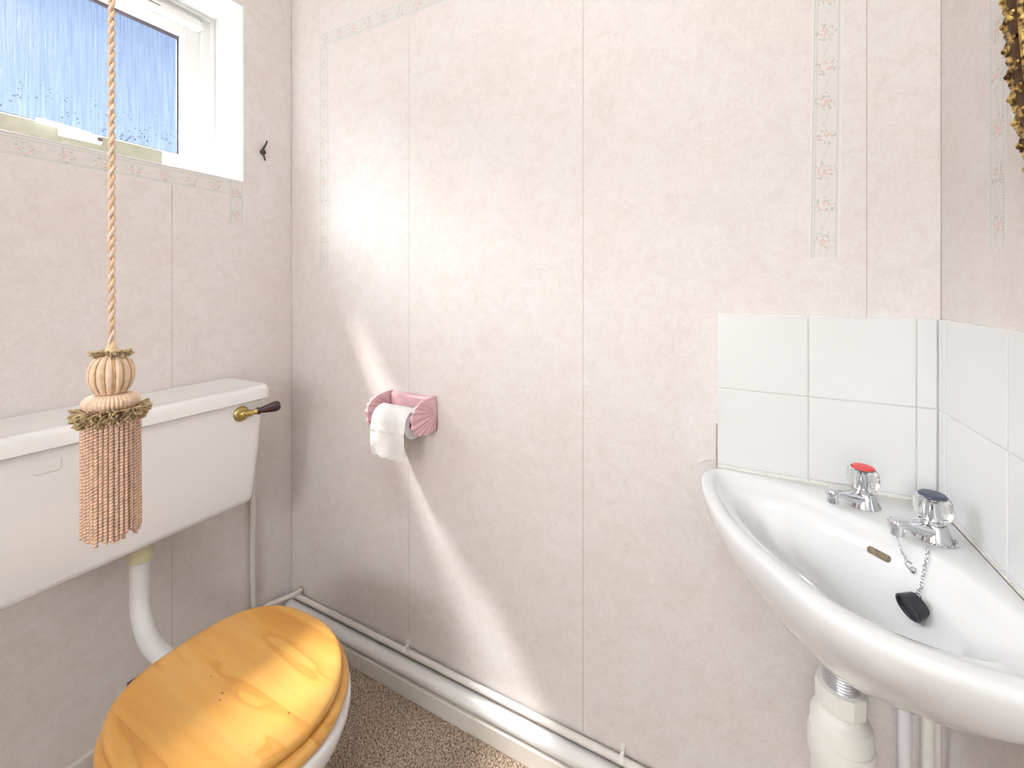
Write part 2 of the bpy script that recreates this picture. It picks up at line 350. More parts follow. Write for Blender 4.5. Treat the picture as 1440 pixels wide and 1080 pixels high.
PT = 0.0012     # wallpaper thickness
G = 0.0011      # seam gap
def strip_far(wall, x0, x1):
    MB().box((x0+G/2, FAR_Y, 0), (x1-G/2, FAR_Y+PT, CEIL)).build('wallpaper_strip', M['paper'], wall, smooth=0)
wf = MB().box((LEFT_X-0.3, FAR_Y+PT, -0.05), (RIGHT_X+0.1, FAR_Y+0.12, CEIL)).build('wall_far', M['plaster'], kind='structure')
for x0, x1 in ((LEFT_X, -0.8326), (-0.8326, -0.3113), (-0.3113, 0.2085), (0.2085, RIGHT_X)): strip_far(wf, x0, x1)
wr = MB().box((RIGHT_X+PT, BACK_Y-0.1, -0.05), (RIGHT_X+0.12, FAR_Y+PT, CEIL)).build('wall_right', M['plaster'], kind='structure')
for y0, y1 in ((0.525, FAR_Y), (0.005, 0.525), (-0.515, 0.005), (BACK_Y, -0.515)):
    MB().box((RIGHT_X, y0+G/2, 0), (RIGHT_X+PT, y1-G/2, CEIL)).build('wallpaper_strip', M['paper'], wr, smooth=0)
# left wall with the window opening
WY0, WY1, WZ0, WZ1 = -0.14, 0.798, 1.46, 2.008
OX = LEFT_X-0.29
wlft = MB()
for (a, b) in (((BACK_Y-0.1, -0.05), (FAR_Y+PT, WZ0)), ((BACK_Y-0.1, WZ1), (FAR_Y+PT, CEIL)), ((BACK_Y-0.1, WZ0), (WY0, WZ1)), ((WY1, WZ0), (FAR_Y+PT, WZ1))):
    wlft.box((OX, a[0], a[1]), (LEFT_X-PT, b[0], b[1]))
wlft = wlft.build('wall_left', M['plaster'], smooth=0, kind='structure')
SEAM = 0.6065
for y0, y1 in ((SEAM, FAR_Y), (SEAM-0.52, SEAM), (SEAM-1.04, SEAM-0.52), (BACK_Y, SEAM-1.04)):
    mb = MB(); a, b = y0+G/2, y1-G/2
    mb.box((LEFT_X-PT, a, 0), (LEFT_X, b, WZ0)); mb.box((LEFT_X-PT, a, WZ1), (LEFT_X, b, CEIL))
    for s0, s1 in ((a, min(b, WY0)), (max(a, WY1), b)):
        if s1-s0 > 1e-4: mb.box((LEFT_X-PT, s0, WZ0), (LEFT_X, s1, WZ1))
    mb.build('wallpaper_strip', M['paper'], wlft, smooth=0)
# wall behind the camera: an open doorway to a small hall, added to carry frontal fill
DX0, DX1 = -0.66, 0.16
HB, HL, HR = -2.45, -1.6, 0.75
wb = MB()
for (a, b) in (((LEFT_X-0.3, 0), (DX0, CEIL)), ((DX1, 0), (HR, CEIL)), ((DX0, 1.98), (DX1, CEIL))):
    wb.box((a[0], BACK_Y-0.1, a[1]), (b[0], BACK_Y, b[1]))
wb = wb.build('wall_back', M['paper'], smooth=0, kind='structure')
MB().box((HL-0.1, HB-0.1, -0.05), (HL, BACK_Y-0.1, CEIL)).build('wall_hall_left', M['ceiling'], kind='structure')
MB().box((HR, HB-0.1, -0.05), (HR+0.1, BACK_Y, CEIL)).build('wall_hall_right', M['ceiling'], kind='structure')
MB().box((HL, HB-0.1, -0.05), (HR, HB, CEIL)).build('wall_hall_back', M['ceiling'], kind='structure')
dr = MB().box((DX0-0.04, BACK_Y-0.10-0.80, 0.005), (DX0, BACK_Y-0.105, 1.975)).build('door_1', M['gloss_white'], bevel=0.002, kind='structure')
for (y0, y1, z0, z1) in ((0.08, 0.36, 0.15, 0.85), (0.44, 0.72, 0.15, 0.85), (0.08, 0.36, 1.0, 1.85), (0.44, 0.72, 1.0, 1.85)):
    MB().box((DX0-0.001, BACK_Y-0.105-y1, z0), (DX0+0.006, BACK_Y-0.105-y0, z1)).build('door_panel', M['gloss_white'], dr, bevel=0.004)
MB().lathe([(0.003, 0), (0.024, 0), (0.024, 0.006), (0.009, 0.012), (0.009, 0.03), (0.024, 0.04), (0.026, 0.052), (0.018, 0.062), (0.003, 0.064)], (DX0, BACK_Y-0.105-0.745, 1.0), 24, Matrix.Rotation(PI/2, 3, 'Y')).build('door_knob', M['brass'], dr)
tr = MB()
tr.box((DX0-0.06, BACK_Y, 0), (DX0, BACK_Y+0.016, 2.04)); tr.box((DX1, BACK_Y, 0), (DX1+0.06, BACK_Y+0.016, 2.04)); tr.box((DX0, BACK_Y, 1.98), (DX1, BACK_Y+0.016, 2.04))
tr.build('trim_1', M['gloss_white'], bevel=0.004, kind='structure')

# printed paper borders
def border(wall, origin, along, across, length, width=0.046, lift=0.0006, nrm=(0, -1, 0), phase=0.0):
    o, al, ac, nr = Vector(origin), Vector(along).normalized(), Vector(across).normalized(), Vector(nrm)
    mb = MB(); t = nr*lift
    c = [o, o+ac*width, o+ac*width+al*length, o+al*length]
    mb.add([p+t for p in c]+c, [(0, 1, 2, 3), (0, 4, 5, 1), (1, 5, 6, 2), (2, 6, 7, 3), (3, 7, 4, 0)])
    n = length/0.0635
    u4 = [(0, phase), (1, phase), (1, phase+n), (0, phase+n)]
    mb.uv = u4+u4
    return mb.build('border_strip', M['border'], wall, smooth=0)
border(wf, (0.1235, FAR_Y, 1.190), (0.012, 0, 1), (1, 0, -0.012), 0.738)
border(wf, (-1.213, FAR_Y, 1.195), (0, 0, 1), (1, 0, 0), 0.726)
border(wf, (-1.213, FAR_Y, 1.921), (1, 0, 0), (0, 0, 1), 1.393, lift=0.001)
border(wr, (RIGHT_X, 0.768, 1.187), (0, 0, 1), (0, 1, 0), 0.78, 0.042, nrm=(-1, 0, 0))
border(wr, (RIGHT_X, 0.20, 1.967), (0, 1, 0), (0, 0, 1), 0.610, nrm=(-1, 0, 0))
border(wlft, (LEFT_X, WY0, WZ0-0.0475), (0, 1, 0), (0, 0, 1), 0.752-WY0, nrm=(1, 0, 0))
border(wlft, (LEFT_X, 0.753, 1.325), (0, 0, 1), (0, 1, 0), WZ0-1.325-0.0015, nrm=(1, 0, 0))

# white glazed tiles round the basin corner
TT = 0.006
def tile(wall, a, b): MB().box(a, b).build('tile', M['tile'], wall, bevel=0.0014, seg=2)
gr = 0.0016
MB().box((-0.028, FAR_Y-TT+0.0016, 0.70), (RIGHT_X, FAR_Y, 1.081)).build('grout', M['grout'], wf)
MB().box((RIGHT_X-TT+0.0016, 0.40, 0.70), (RIGHT_X, FAR_Y-TT, 1.081)).build('grout', M['grout'], wr)
for z0, z1 in ((0.700, 0.7802), (0.7802, 0.9325), (0.9325, 1.083)):
    if z0 < 0.75: z0, z1 = 0.70, 0.7802
    for x0, x1 in ((-0.0295, 0.1225), (0.1225, 0.2735), (0.2735, RIGHT_X-TT)):
        tile(wf, (x0+gr/2, FAR_Y-TT, z0+gr/2), (x1-gr/2, FAR_Y, z1-gr/2))
    for y1, y0 in ((FAR_Y-TT, 0.9245), (0.9245, 0.7515), (0.7515, 0.579), (0.579, 0.4065)):
        tile(wr, (RIGHT_X-TT, y0+gr/2, z0+gr/2), (RIGHT_X, y1-gr/2, z1-gr/2))
# lifted paper by the tile edge
cv = MB(); pr = []
for k in range(9):
    a = k/8; x = -0.066+0.032*a; z = 0.7745+0.011*math.sin(a*PI*0.55); pr.append([(x, FAR_Y-0.0002, z), (x, FAR_Y-0.0035, z+0.0008), (x, FAR_Y-0.0030, z+0.0022), (x, FAR_Y-0.0002, z+0.0016)])
cv.loft(pr).build('peeling_paper_edge', M['paper'], wf)
MB().box((-0.0325, FAR_Y-0.0006, 0.766), (-0.0295, FAR_Y, 0.86)).build('bare_plaster_gap', M['plaster'], wf, smooth=0)

# ------------------------------------------------------------------ window
win = empty('window_1', (LEFT_X-0.16, 0.33, WZ0), kind='structure')
RX = LEFT_X-0.152     # face of the fixed frame
rv = 0.004
for nm, a, b in (('jamb_lining', (RX-0.1, WY1-rv, WZ0), (LEFT_X+0.0015, WY1, WZ1)), ('jamb_lining', (RX-0.1, WY0, WZ0), (LEFT_X+0.0015, WY0+rv, WZ1)),
                 ('head_lining', (RX-0.1, WY0, WZ1-rv), (LEFT_X+0.0015, WY1, WZ1)), ('window_sill', (RX-0.1, WY0, WZ0), (LEFT_X+0.002, WY1, WZ0+rv))):
    MB().box(a, b).build(nm, M['gloss_white'], win)
def ring_frame(y0, y1, z0, z1, w, x0, x1, wz=None):
    wz = wz or w
    mb = MB()
    mb.box((x0, y0, z0), (x1, y0+w, z1)); mb.box((x0, y1-w, z0), (x1, y1, z1))
    mb.box((x0, y0+w, z0), (x1, y1-w, z0+wz)); mb.box((x0, y0+w, z1-wz), (x1, y1-w, z1))
    return mb
fy0, fy1, fz0, fz1 = WY0+rv, WY1-rv, WZ0+rv, WZ1-rv
ring_frame(fy0, fy1, fz0, fz1, 0.012, RX-0.075, RX+0.006).build('frame_bead', M['upvc'], win, bevel=0.003)
ring_frame(fy0, fy1, fz0, fz1, 0.036, RX-0.07, RX-0.006).build('frame', M['upvc'], win, bevel=0.004)
s = 0.034
sash = ring_frame(fy0+s, fy1-s, fz0+s, fz1-s, 0.046, RX-0.062, RX-0.016, 0.046).build('sash', M['upvc'], win, bevel=0.004)
gy0, gy1, gz0, gz1 = fy0+s+0.046, fy1-s-0.046, fz0+s+0.046, fz1-s-0.046
ring_frame(gy0-0.004, gy1+0.004, gz0-0.004, gz1+0.004, 0.009, RX-0.047, RX-0.028).build('glazing_bead', M['upvc'], win, bevel=0.003)
ring_frame(gy0+0.0045, gy1-0.0045, gz0+0.0045, gz1-0.0045, 0.0045, RX-0.046, RX-0.038).build('gasket', M['gasket'], win)
MB().box((RX-0.044, gy0+0.004, gz1-0.013), (RX-0.036, gy1-0.004, gz1-0.004)).build('head_shadow_gasket', M['gasket_shadow'], win)  # thickened gasket; the shadow line under the head is in its colour
MB().box((RX-0.046, gy0, gz0), (RX-0.042, gy1, gz1)).build('pane', M['pane'], win, smooth=0)
# trickle vent on the head of the sash
tvnt = MB().box((RX-0.02, 0.08, fz1-s-0.020), (RX+0.012, gy1+0.042, fz1-s+0.004)).build('trickle_vent', M['upvc'], win, bevel=0.004)
for k in range(4):
    y0 = 0.12+k*0.135; MB().box((RX+0.0105, y0, fz1-s-0.010), (RX+0.0124, y0+0.115, fz1-s-0.0075)).build('vent_slot', M['gasket'], win)
# strip with the backlit shade in its colour, then the handle
MB().box((RX-0.020, 0.02, gz0-0.041), (RX-0.011, 0.655, gz0-0.001)).build('rail_shade_strip', M['rail'], win, bevel=0.003)
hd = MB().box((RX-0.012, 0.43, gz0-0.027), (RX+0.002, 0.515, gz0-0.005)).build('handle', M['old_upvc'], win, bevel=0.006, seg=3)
MB().tube(spline([(RX+0.0, 0.49, gz0-0.015), (RX+0.018, 0.488, gz0-0.015), (RX+0.024, 0.465, gz0-0.013), (RX+0.024, 0.41, gz0-0.009), (RX+0.023, 0.385, gz0-0.009)], 6), 0.0065, 10).build('handle_lever', M['upvc'], win)
MB().lathe([(0.001, 0), (0.005, 0), (0.005, 0.004), (0.001, 0.005)], (RX+0.002, 0.508, gz0-0.015), 14, Matrix.Rotation(PI/2, 3, 'Y')).build('lock_cylinder', M['iron'], win)

# ------------------------------------------------------------------ skirting board and its pipes
bb = MB().box((LEFT_X, 0.917, -0.004), (RIGHT_X, FAR_Y, 0.043)).build('baseboard_far', M['board_paint'], bevel=0.003, kind='structure')
MB().box((LEFT_X, BACK_Y, -0.004), (LEFT_X+0.014, 0.917, 0.042)).build('baseboard_left', M['board_paint'], bevel=0.004, kind='structure')
MB().box((RIGHT_X-0.014, BACK_Y, -0.004), (RIGHT_X, 0.917, 0.075)).build('baseboard_right', M['board_paint'], bevel=0.004, kind='structure')

# ================================================================== OBJECTS
# ---- washbasin
CX, CY = RIGHT_X-TT-0.0005, FAR_Y-TT-0.0005
R2 = math.sqrt(0.5)
def uvw(u, v, z): return Vector((CX-u*R2+v*R2, CY-u*R2-v*R2, z))
RIM = 0.776
def curve(half):
    return [Vector((u, v, 0)) for u, v in half]
NA = 160
BC = Vector((0.262, 0, 0))
def cast(poly):
    out = []
    for k in range(NA):
        a = 2*PI*k/NA; d = Vector((math.cos(a), math.sin(a), 0)); best = 0
        for i in range(len(poly)):
            p, q = poly[i]-BC, poly[(i+1) % len(poly)]-BC; e = q-p
            den = d.x*e.y-d.y*e.x
            if abs(den) < 1e-12: continue
            t = (p.x*e.y-p.y*e.x)/den; s_ = (p.x*d.y-p.y*d.x)/den
            if t > 0 and -1e-6 <= s_ <= 1+1e-6: best = max(best, t)
        out.append(BC+d*best)
    return out
OUT = cast(spline(curve([(0.012, 0), (0.03, 0.027), (0.08, 0.079), (0.16, 0.1595), (0.24, 0.2395), (0.262, 0.2605), (0.280, 0.279), (0.302, 0.274), (0.337, 0.245), (0.376, 0.200), (0.402, 0.155), (0.412, 0.10), (0.405, 0.03), (0.393, -0.03), (0.375, -0.08), (0.350, -0.13), (0.315, -0.184), (0.286, -0.217), (0.262, -0.232), (0.240, -0.234), (0.215, -0.2145), (0.16, -0.1595), (0.08, -0.079), (0.03, -0.027)]), 6, True))
LIP = cast(spline(curve([(0.167, 0), (0.170, 0.06), (0.185, 0.12), (0.212, 0.175), (0.240, 0.222), (0.262, 0.247), (0.285, 0.246), (0.318, 0.222), (0.352, 0.185), (0.377, 0.145), (0.387, 0.095), (0.380, 0.03), (0.369, -0.03), (0.352, -0.078), (0.328, -0.124), (0.296, -0.172), (0.270, -0.200), (0.250, -0.207), (0.232, -0.198), (0.208, -0.165), (0.183, -0.12), (0.170, -0.06)]), 6, True))
BOWL = cast(spline(curve([(0.187, 0), (0.190, 0.06), (0.201, 0.105), (0.226, 0.150), (0.255, 0.188), (0.285, 0.196), (0.318, 0.172), (0.345, 0.132), (0.358, 0.082), (0.352, 0.03), (0.343, -0.02), (0.330, -0.06), (0.309, -0.104), (0.284, -0.140), (0.258, -0.154), (0.233, -0.141), (0.206, -0.10), (0.191, -0.05)]), 6, True))
DRAIN = Vector((0.225, 0, 0))
def mixp(A, B, t): return [a+(b-a)*t for a, b in zip(A, B)]
def toward(A, c, s_): return [c+(a-c)*s_ for a in A]
def ringz(P, z): return [uvw(p.x, p.y, z) for p in P]
WC = Vector((0.222, 0, 0))
UNDER = [(0.762, 1.0), (0.743, 0.97), (0.722, 0.912), (0.700, 0.835), (0.677, 0.74), (0.653, 0.63), (0.632, 0.515), (0.613, 0.39), (0.599, 0.27), (0.588, 0.16), (0.584, 0.05)]
rings = [ringz(toward(OUT, WC, s_), z) for z, s_ in reversed(UNDER)]
rings += [ringz(toward(OUT, BC, 0.998), 0.769), ringz(toward(OUT, BC, 0.988), RIM-0.002), ringz(toward(OUT, BC, 0.972), RIM)]
rings += [ringz(mixp(OUT, LIP, 0.6), RIM), ringz(mixp(OUT, LIP, 0.9), RIM-0.0008), ringz(LIP, RIM-0.004), ringz(mixp(LIP, BOWL, 0.22), RIM-0.010), ringz(mixp(LIP, BOWL, 0.5), RIM-0.014),
          ringz(mixp(LIP, BOWL, 0.8), RIM-0.0175), ringz(mixp(LIP, BOWL, 0.95), RIM-0.0205), ringz(toward(BOWL, Vector((0.274, 0.012, 0)), 0.983), RIM-0.0240)]
for s_, dz in ((0.950, .0285), (0.910, .0345), (0.865, .0425), (0.815, .053), (0.755, .066), (0.68, .080), (0.59, .093), (0.48, .104), (0.36, .111), (0.24, .1155), (0.13, .1175)):
    rings.append(ringz(toward(BOWL, Vector((0.274, 0.012, 0)).lerp(DRAIN, 1-s_), s_), RIM-dz))
basin = empty('washbasin', uvw(0.2, 0, 0.583), label='white ceramic corner washbasin below the white tiles', cat='washbasin')
bowl_mb = MB().loft(rings); bowl_mb.build('bowl', M['ceramic'], basin, smooth=60)
from mathutils.bvhtree import BVHTree
bowl_tree = BVHTree.FromPolygons([Vector(p) for p in bowl_mb.v], bowl_mb.f)
def on_bowl(u, v, lift=0.0026):
    p = uvw(u, v, RIM+0.1); h = bowl_tree.ray_cast(p, Vector((0, 0, -1)))
    return h[0]+Vector((0, 0, lift)) if h[0] is not None else uvw(u, v, RIM)
# overflow slot on the back wall of the bowl
ov = MB(); ovr = []
for k in range(20):
    a = 2*PI*k/20; ca, sa = math.cos(a), math.sin(a)
    ovr.append((0.0105*(1 if ca > 0 else -1)+0.0052*ca, 0.0052*sa))
ov0 = on_bowl(0.1915, 0.032, 0.0); ov1 = on_bowl(0.1945, 0.032, 0.0); ovs = (ov1-ov0).normalized(); ovd = Vector((R2, -R2, 0)); ovn = ovs.cross(ovd).normalized(); ovn = ovn if ovn.z > 0 else -ovn
def ovp(h): return [ov0+ovd*v+ovs*w+ovn*h for v, w in ovr]
ov.loft([ovp(-0.004), ovp(0.0010)]).build('overflow_slot', M['slot'], basin)
MB().lathe([(0.0185, 0.0), (0.0195, 0.0022), (0.014, 0.0016), (0.004, 0.0005)], uvw(0.2305, 0.0015, RIM-0.1175), 24).build('drain_ring', M['chrome'], basin)
# sealant where basin meets the tiles
slp = MB().tube([(-0.03, FAR_Y-TT-0.001, RIM-0.001), (0.15, FAR_Y-TT-0.001, RIM-0.001), (RIGHT_X-TT-0.004, FAR_Y-TT-0.001, RIM-0.001)], 0.0018, 8)
slp.tube([(RIGHT_X-TT-0.001, FAR_Y-TT-0.004, RIM-0.001), (RIGHT_X-TT-0.001, 0.62, RIM-0.001)], 0.0018, 8)
slp.build('sealant_bead', M['sealant'], basin)

# ---- taps
def make_tap(label, base, d, capmat, capname):
    bx, by = base; z0 = RIM
    t = empty('tap', (bx, by, z0), label=label, cat='tap')
    d = Vector((d[0], d[1], 0)).normalized(); n_ = Vector((-d.y, d.x, 0)); o = Vector((bx, by, z0))
    MB().lathe([(0.003, 0), (0.0225, 0), (0.0232, 0.0015), (0.022, 0.004), (0.0185, 0.012), (0.0165, 0.019), (0.015, 0.0225), (0.003, 0.0235)], o, 32).build('base', M['chrome'], t)
    # spout: bridge from the base to a blunt nozzle
    rr = []
    for s_, zc, w, h in ((-0.006, 0.011, 0.0155, 0.010), (0.008, 0.0125, 0.0150, 0.0100), (0.022, 0.0155, 0.0125, 0.0085), (0.036, 0.0195, 0.0105, 0.0070), (0.047, 0.0225, 0.0097, 0.0066), (0.056, 0.0225, 0.0095, 0.0075), (0.060, 0.0215, 0.0080, 0.0065), (0.0615, 0.021, 0.004, 0.003)):
        rr.append([o+d*s_+n_*(w*math.copysign(abs(math.cos(a))**0.7, math.cos(a)))+Vector((0, 0, zc+h*math.copysign(abs(math.sin(a))**0.7, math.sin(a)))) for a in [2*PI*k/24 for k in range(24)]])
    sp = MB().loft(rr).build('spout', M['chrome'], t, smooth=50)
    MB().lathe([(0.0062, -0.003), (0.0082, -0.002), (0.0084, 0.014), (0.004, 0.016)], o+d*0.0525+Vector((0, 0, 0.0085)), 20).build('nozzle', M['chrome'], sp and t)
    MB().lathe([(0.003, 0.0225), (0.0125, 0.0225), (0.0120, 0.027), (0.0085, 0.030), (0.0085, 0.052), (0.0105, 0.0570), (0.0142, 0.0592), (0.003, 0.0600)], o, 24).build('stem', M['chrome'], t)
    def fl(a, z): return 1.0-0.055*(0.5+0.5*math.cos(8*a))
    kn = MB().lathe([(0.0120, 0.0265), (0.0175, 0.0285), (0.0212, 0.036), (0.0218, 0.046), (0.0205, 0.0560), (0.0165, 0.0622), (0.0150, 0.0605), (0.0110, 0.058), (0.0092, 0.052), (0.0092, 0.031), (0.0115, 0.0275)], o, 48, mod=fl, cap=False)
    n = 48; k0 = 0; nr = 11
    kn.f += [((nr-1)*n+j, (nr-1)*n+(j+1) % n, (j+1) % n, j) for j in range(n)]; kn.m += [0]*n
    kn.build('knob', M['acrylic'], t, smooth=20)
    MB().lathe([(0.002, 0.0604), (0.0148, 0.0604), (0.0152, 0.0623), (0.0140, 0.0640), (0.002, 0.0644)], o, 28).build(capname, capmat, t, label=None)
    return t
hot = make_tap('chrome basin tap with clear knob and red cap', (0.189, 0.893), (-0.85, -0.52), M['red'], 'cap')
cold = make_tap('chrome basin tap with clear knob and dark blue cap', (0.2525, 0.821), (-0.87, -0.50), M['navy'], 'cap')

# ---- plug and chains
def chain(mb, pts, pitch=0.0042, R=0.0026, r=0.0008, sy=0.72):
    P = [Vector(p) for p in pts]; acc = 0; out = []
    for i in range(len(P)-1):
        L_ = (P[i+1]-P[i]).length; t = (P[i+1]-P[i]).normalized() if L_ else Vector((0, 0, 1))
        while acc <= L_:
            out.append((P[i]+t*acc, t)); acc += pitch
        acc -= L_
    for k, (p, t) in enumerate(out):
        q = t.to_track_quat('X', 'Z').to_matrix() @ Matrix.Rotation(PI/4+(PI/2)*(k % 2), 3, 'X')
        mb.torus(p, R, r, q, 9, 5, sy=sy)
    return mb
bt = Vector((0.2525, 0.821, RIM))
arc = [bt+Vector((0.0245*math.cos(math.radians(a)), 0.0245*math.sin(math.radians(a)), 0.002)) for a in range(60, -119, -12)]
plug_c = uvw(0.2285, 0.0935, RIM-0.051)
path = arc+[uvw(0.164, 0.0750, RIM+0.003), on_bowl(0.174, 0.0795), on_bowl(0.182, 0.0825), on_bowl(0.190, 0.0850), on_bowl(0.198, 0.0875), on_bowl(0.206, 0.0900, 0.003), plug_c+Vector((0.007, 0.009, 0.013))]
plug = empty('basin_plug', plug_c, label='black rubber basin plug hanging on a chain in the washbasin', cat='plug')
chain(MB(), spline(path, 6)).build('chain', M['chrome'], plug)
ax = Vector((-0.80, -0.45, -0.30)).normalized(); PM = ax.to_track_quat('Z', 'Y').to_matrix()
MB().lathe([(0.0016, -0.0054), (0.0108, -0.00576), (0.012, -0.009), (0.01344, -0.009), (0.016, 0.0054), (0.0164, 0.00684), (0.0152, 0.00792), (0.01376, 0.00734), (0.0128, 0.00432), (0.0016, 0.00396)], plug_c, 32, PM).build('stopper', M['rubber'], plug)
MB().torus(plug_c+Vector((0.006, 0.008, 0.009)), 0.0046, 0.0009, Matrix.Rotation(0.6, 3, 'Y') @ Matrix.Rotation(PI/2, 3, 'X'), 18, 6).build('ring', M['chrome'], plug)
nz = bt+Vector((-0.87, -0.50, 0))*0.0525
loose = empty('loose_chain', nz, label='short loose chain with a clasp dangling under the blue-capped tap spout', cat='chain')
lp = [nz+Vector((0, 0, 0.0065)), nz+Vector((0, 0, 0.001)), on_bowl(0.1815, 0.054, 0.003), on_bowl(0.186, 0.060), on_bowl(0.190, 0.066, 0.003)]
chain(MB(), spline(lp, 6), 0.0040, 0.0020, 0.0006).build('chain', M['chrome'], loose)
end = Vector(lp[-1])
cl_d = (on_bowl(0.196, 0.076, 0.003)-end).normalized(); cl_M = cl_d.to_track_quat('X', 'Z').to_matrix()
MB().torus(end+cl_d*0.0065, 0.0066, 0.0011, cl_M, 20, 6, sy=0.62).build('clasp', M['chrome'], loose)
MB().lathe([(0.0005, -0.004), (0.003, -0.003), (0.004, 0.0), (0.003, 0.003), (0.0005, 0.004)], end+cl_d*0.013+Vector((0, 0, 0.001)), 14).build('clasp_ball', M['chrome'], loose)

# ---- waste and trap under the basin
tc_ = uvw(0.222, 0, 0); tx, ty = tc_.x, tc_.y
trap = empty('bottle_trap', (tx, ty, 0.30), label='cream plastic bottle trap under the white washbasin', cat='trap')
def lt(prof, **k): return MB().lathe(prof, (tx, ty, 0), 40, **k)
lt([(0.003, 0.587), (0.034, 0.587), (0.032, 0.582), (0.0235, 0.579), (0.0232, 0.578)]+[(0.0232-(0.0009 if k % 2 else 0), 0.576-0.0022*k) for k in range(22)]+[(0.003, 0.525)]).build('threaded_tail', M['dull_metal'], trap, smooth=20)
lt([(0.0240, 0.541), (0.0305, 0.541), (0.0310, 0.538), (0.0303, 0.512), (0.0270, 0.508), (0.0240, 0.508)], mod=lambda a, z: 1.0+(0.05 if (math.cos(10*a) > 0.86) else 0)).build('union_nut', M['cream_plastic'], trap, smooth=25)
lt([(0.003, 0.520), (0.0235, 0.520), (0.0265, 0.503), (0.0300, 0.497), (0.0360, 0.494), (0.0385, 0.488), (0.0388, 0.462), (0.003, 0.462)]).build('upper_body', M['cream_plastic'], trap)
lt([(0.003, 0.466), (0.0405, 0.466), (0.0418, 0.462), (0.0418, 0.432), (0.0405, 0.428), (0.003, 0.428)]).build('body_collar', M['cream_plastic'], trap)
lt([(0.003, 0.429), (0.0372, 0.429), (0.0365, 0.375), (0.0335, 0.335), (0.027, 0.322), (0.003, 0.318)], mod=lambda a, z: 1.0+(0.02 if math.cos(14*a) > 0.8 else 0)).build('cup', M['cream_plastic'], trap, smooth=25)
MB().tube(spline([(tx, ty+0.02, 0.40), (tx, ty+0.06, 0.40), (tx, 0.905, 0.385), (tx, 0.93, 0.34), (tx, 0.935, 0.24), (tx, 0.936, 0.085)], 8), 0.0165, 16).build('outlet_pipe', M['cream_plastic'], trap)

def pipe(name, pts, r, mat, label, n=6, seg=16, cat='pipe'):
    o = empty(name, pts[0], label=label, cat=cat)
    MB().tube(spline(pts, n), r, seg).build('tube', mat, o)
    return o
pipe('supply_pipe', [(0.2495, 0.922, 0.66), (0.2495, 0.922, 0.4), (0.2495, 0.922, 0.10)], 0.0088, M['plastic_pipe'], 'white vertical supply pipe under the washbasin')
pipe('supply_pipe', [(0.2790, 0.928, 0.66), (0.2790, 0.928, 0.4), (0.2790, 0.928, 0.10)], 0.0088, M['cream_plastic'], 'cream vertical supply pipe under the washbasin, tight in the wall corner')

# ---- pipes above the skirting
thin = pipe('heating_pipe', [(-1.300, 0.9445, 0.0985), (-0.8, 0.9445, 0.0975), (-0.2, 0.9445, 0.0965), (0.16, 0.9445, 0.096)], 0.0082, M['pipe_paint'], 'thin cream painted pipe running along the wall over the thicker pipe')
for x in (-0.8315, -0.218):
    c = MB(); pr = []
    for k in range(13):
        a = math.radians(-70+k*20); pr.append([(x-0.005, 0.9445+0.0087*math.cos(a), 0.0978+0.0087*math.sin(a)), (x+0.005, 0.9445+0.0087*math.cos(a), 0.0978+0.0087*math.sin(a)),
                                               (x+0.005, 0.9445+0.0108*math.cos(a), 0.0978+0.0108*math.sin(a)), (x-0.005, 0.9445+0.0108*math.cos(a), 0.0978+0.0108*math.sin(a))])
    c.loft(pr); c.box((x-0.004, 0.950, 0.104), (x+0.004, 0.9595, 0.122)); c.box((x-0.003, 0.943, 0.107), (x+0.003, 0.952, 0.111))
    c.build('pipe_clip', M['cream_plastic'], thin)
waste = pipe('waste_pipe', [(-1.33, 0.9365, 0.0625), (-0.6, 0.9365, 0.0625), (0.20, 0.9365, 0.0625)], 0.0192, M['gloss_white'], 'thick white waste pipe lying on the skirting board', seg=24)
feed = pipe('cistern_feed_pipe', [(-1.2975, 0.958, 0.112), (-1.303, 0.935, 0.1105), (-1.318, 0.905, 0.109), (-1.333, 0.875, 0.108), (-1.337, 0.845, 0.109), (-1.338, 0.826, 0.122), (-1.338, 0.818, 0.16), (-1.338, 0.817, 0.4), (-1.338, 0.817, 0.70), (-1.338, 0.812, 0.722), (-1.336, 0.795, 0.728), (-1.332, 0.765, 0.73), (-1.330, 0.746, 0.73)], 0.0076, M['pipe_paint'], 'thin cream pipe rising beside the cistern from the wall corner')
MB().torus((-1.2975, 0.9592, 0.112), 0.0095, 0.002, Matrix.Rotation(PI/2, 3, 'X'), 16, 6).build('wall_collar', M['plaster'], feed)

# ---- cistern
cis = empty('cistern', (-1.26, 0.4985, 0.54), label='white low-level toilet cistern with lid on the wall under the window', cat='cistern')
BX = LEFT_X
def cring(z, f, y0, y1, r, back=0.0):
    return rrect(BX+back, f, y0, y1, [r, 0.008, 0.008, r], z, 8)
body = [cring(0.544, -1.200, 0.262, 0.704, 0.02), cring(0.5455, -1.186, 0.248, 0.718, 0.024), cring(0.551, -1.179, 0.239, 0.727, 0.026), cring(0.562, -1.1765, 0.2355, 0.7305, 0.027), cring(0.70, -1.1695, 0.2235, 0.7425, 0.027), cring(0.828, -1.165, 0.215, 0.751, 0.027)]
MB().loft(body).build('tank', M['cistern'], cis, smooth=50)
lid = [cring(0.8265, -1.164, 0.2160, 0.750, 0.028), cring(0.8265, -1.155, 0.2060, 0.760, 0.030), cring(0.829, -1.1515, 0.2025, 0.7635, 0.032), cring(0.852, -1.1525, 0.2035, 0.7625, 0.032), cring(0.859, -1.1545, 0.2055, 0.7605, 0.032), cring(0.8625, -1.160, 0.2110, 0.755, 0.032, 0.0015), cring(0.8633, -1.168, 0.2190, 0.747, 0.03, 0.006), cring(0.8625, -1.180, 0.2320, 0.734, 0.028, 0.014), cring(0.861, -1.20, 0.2600, 0.70, 0.02, 0.03)]
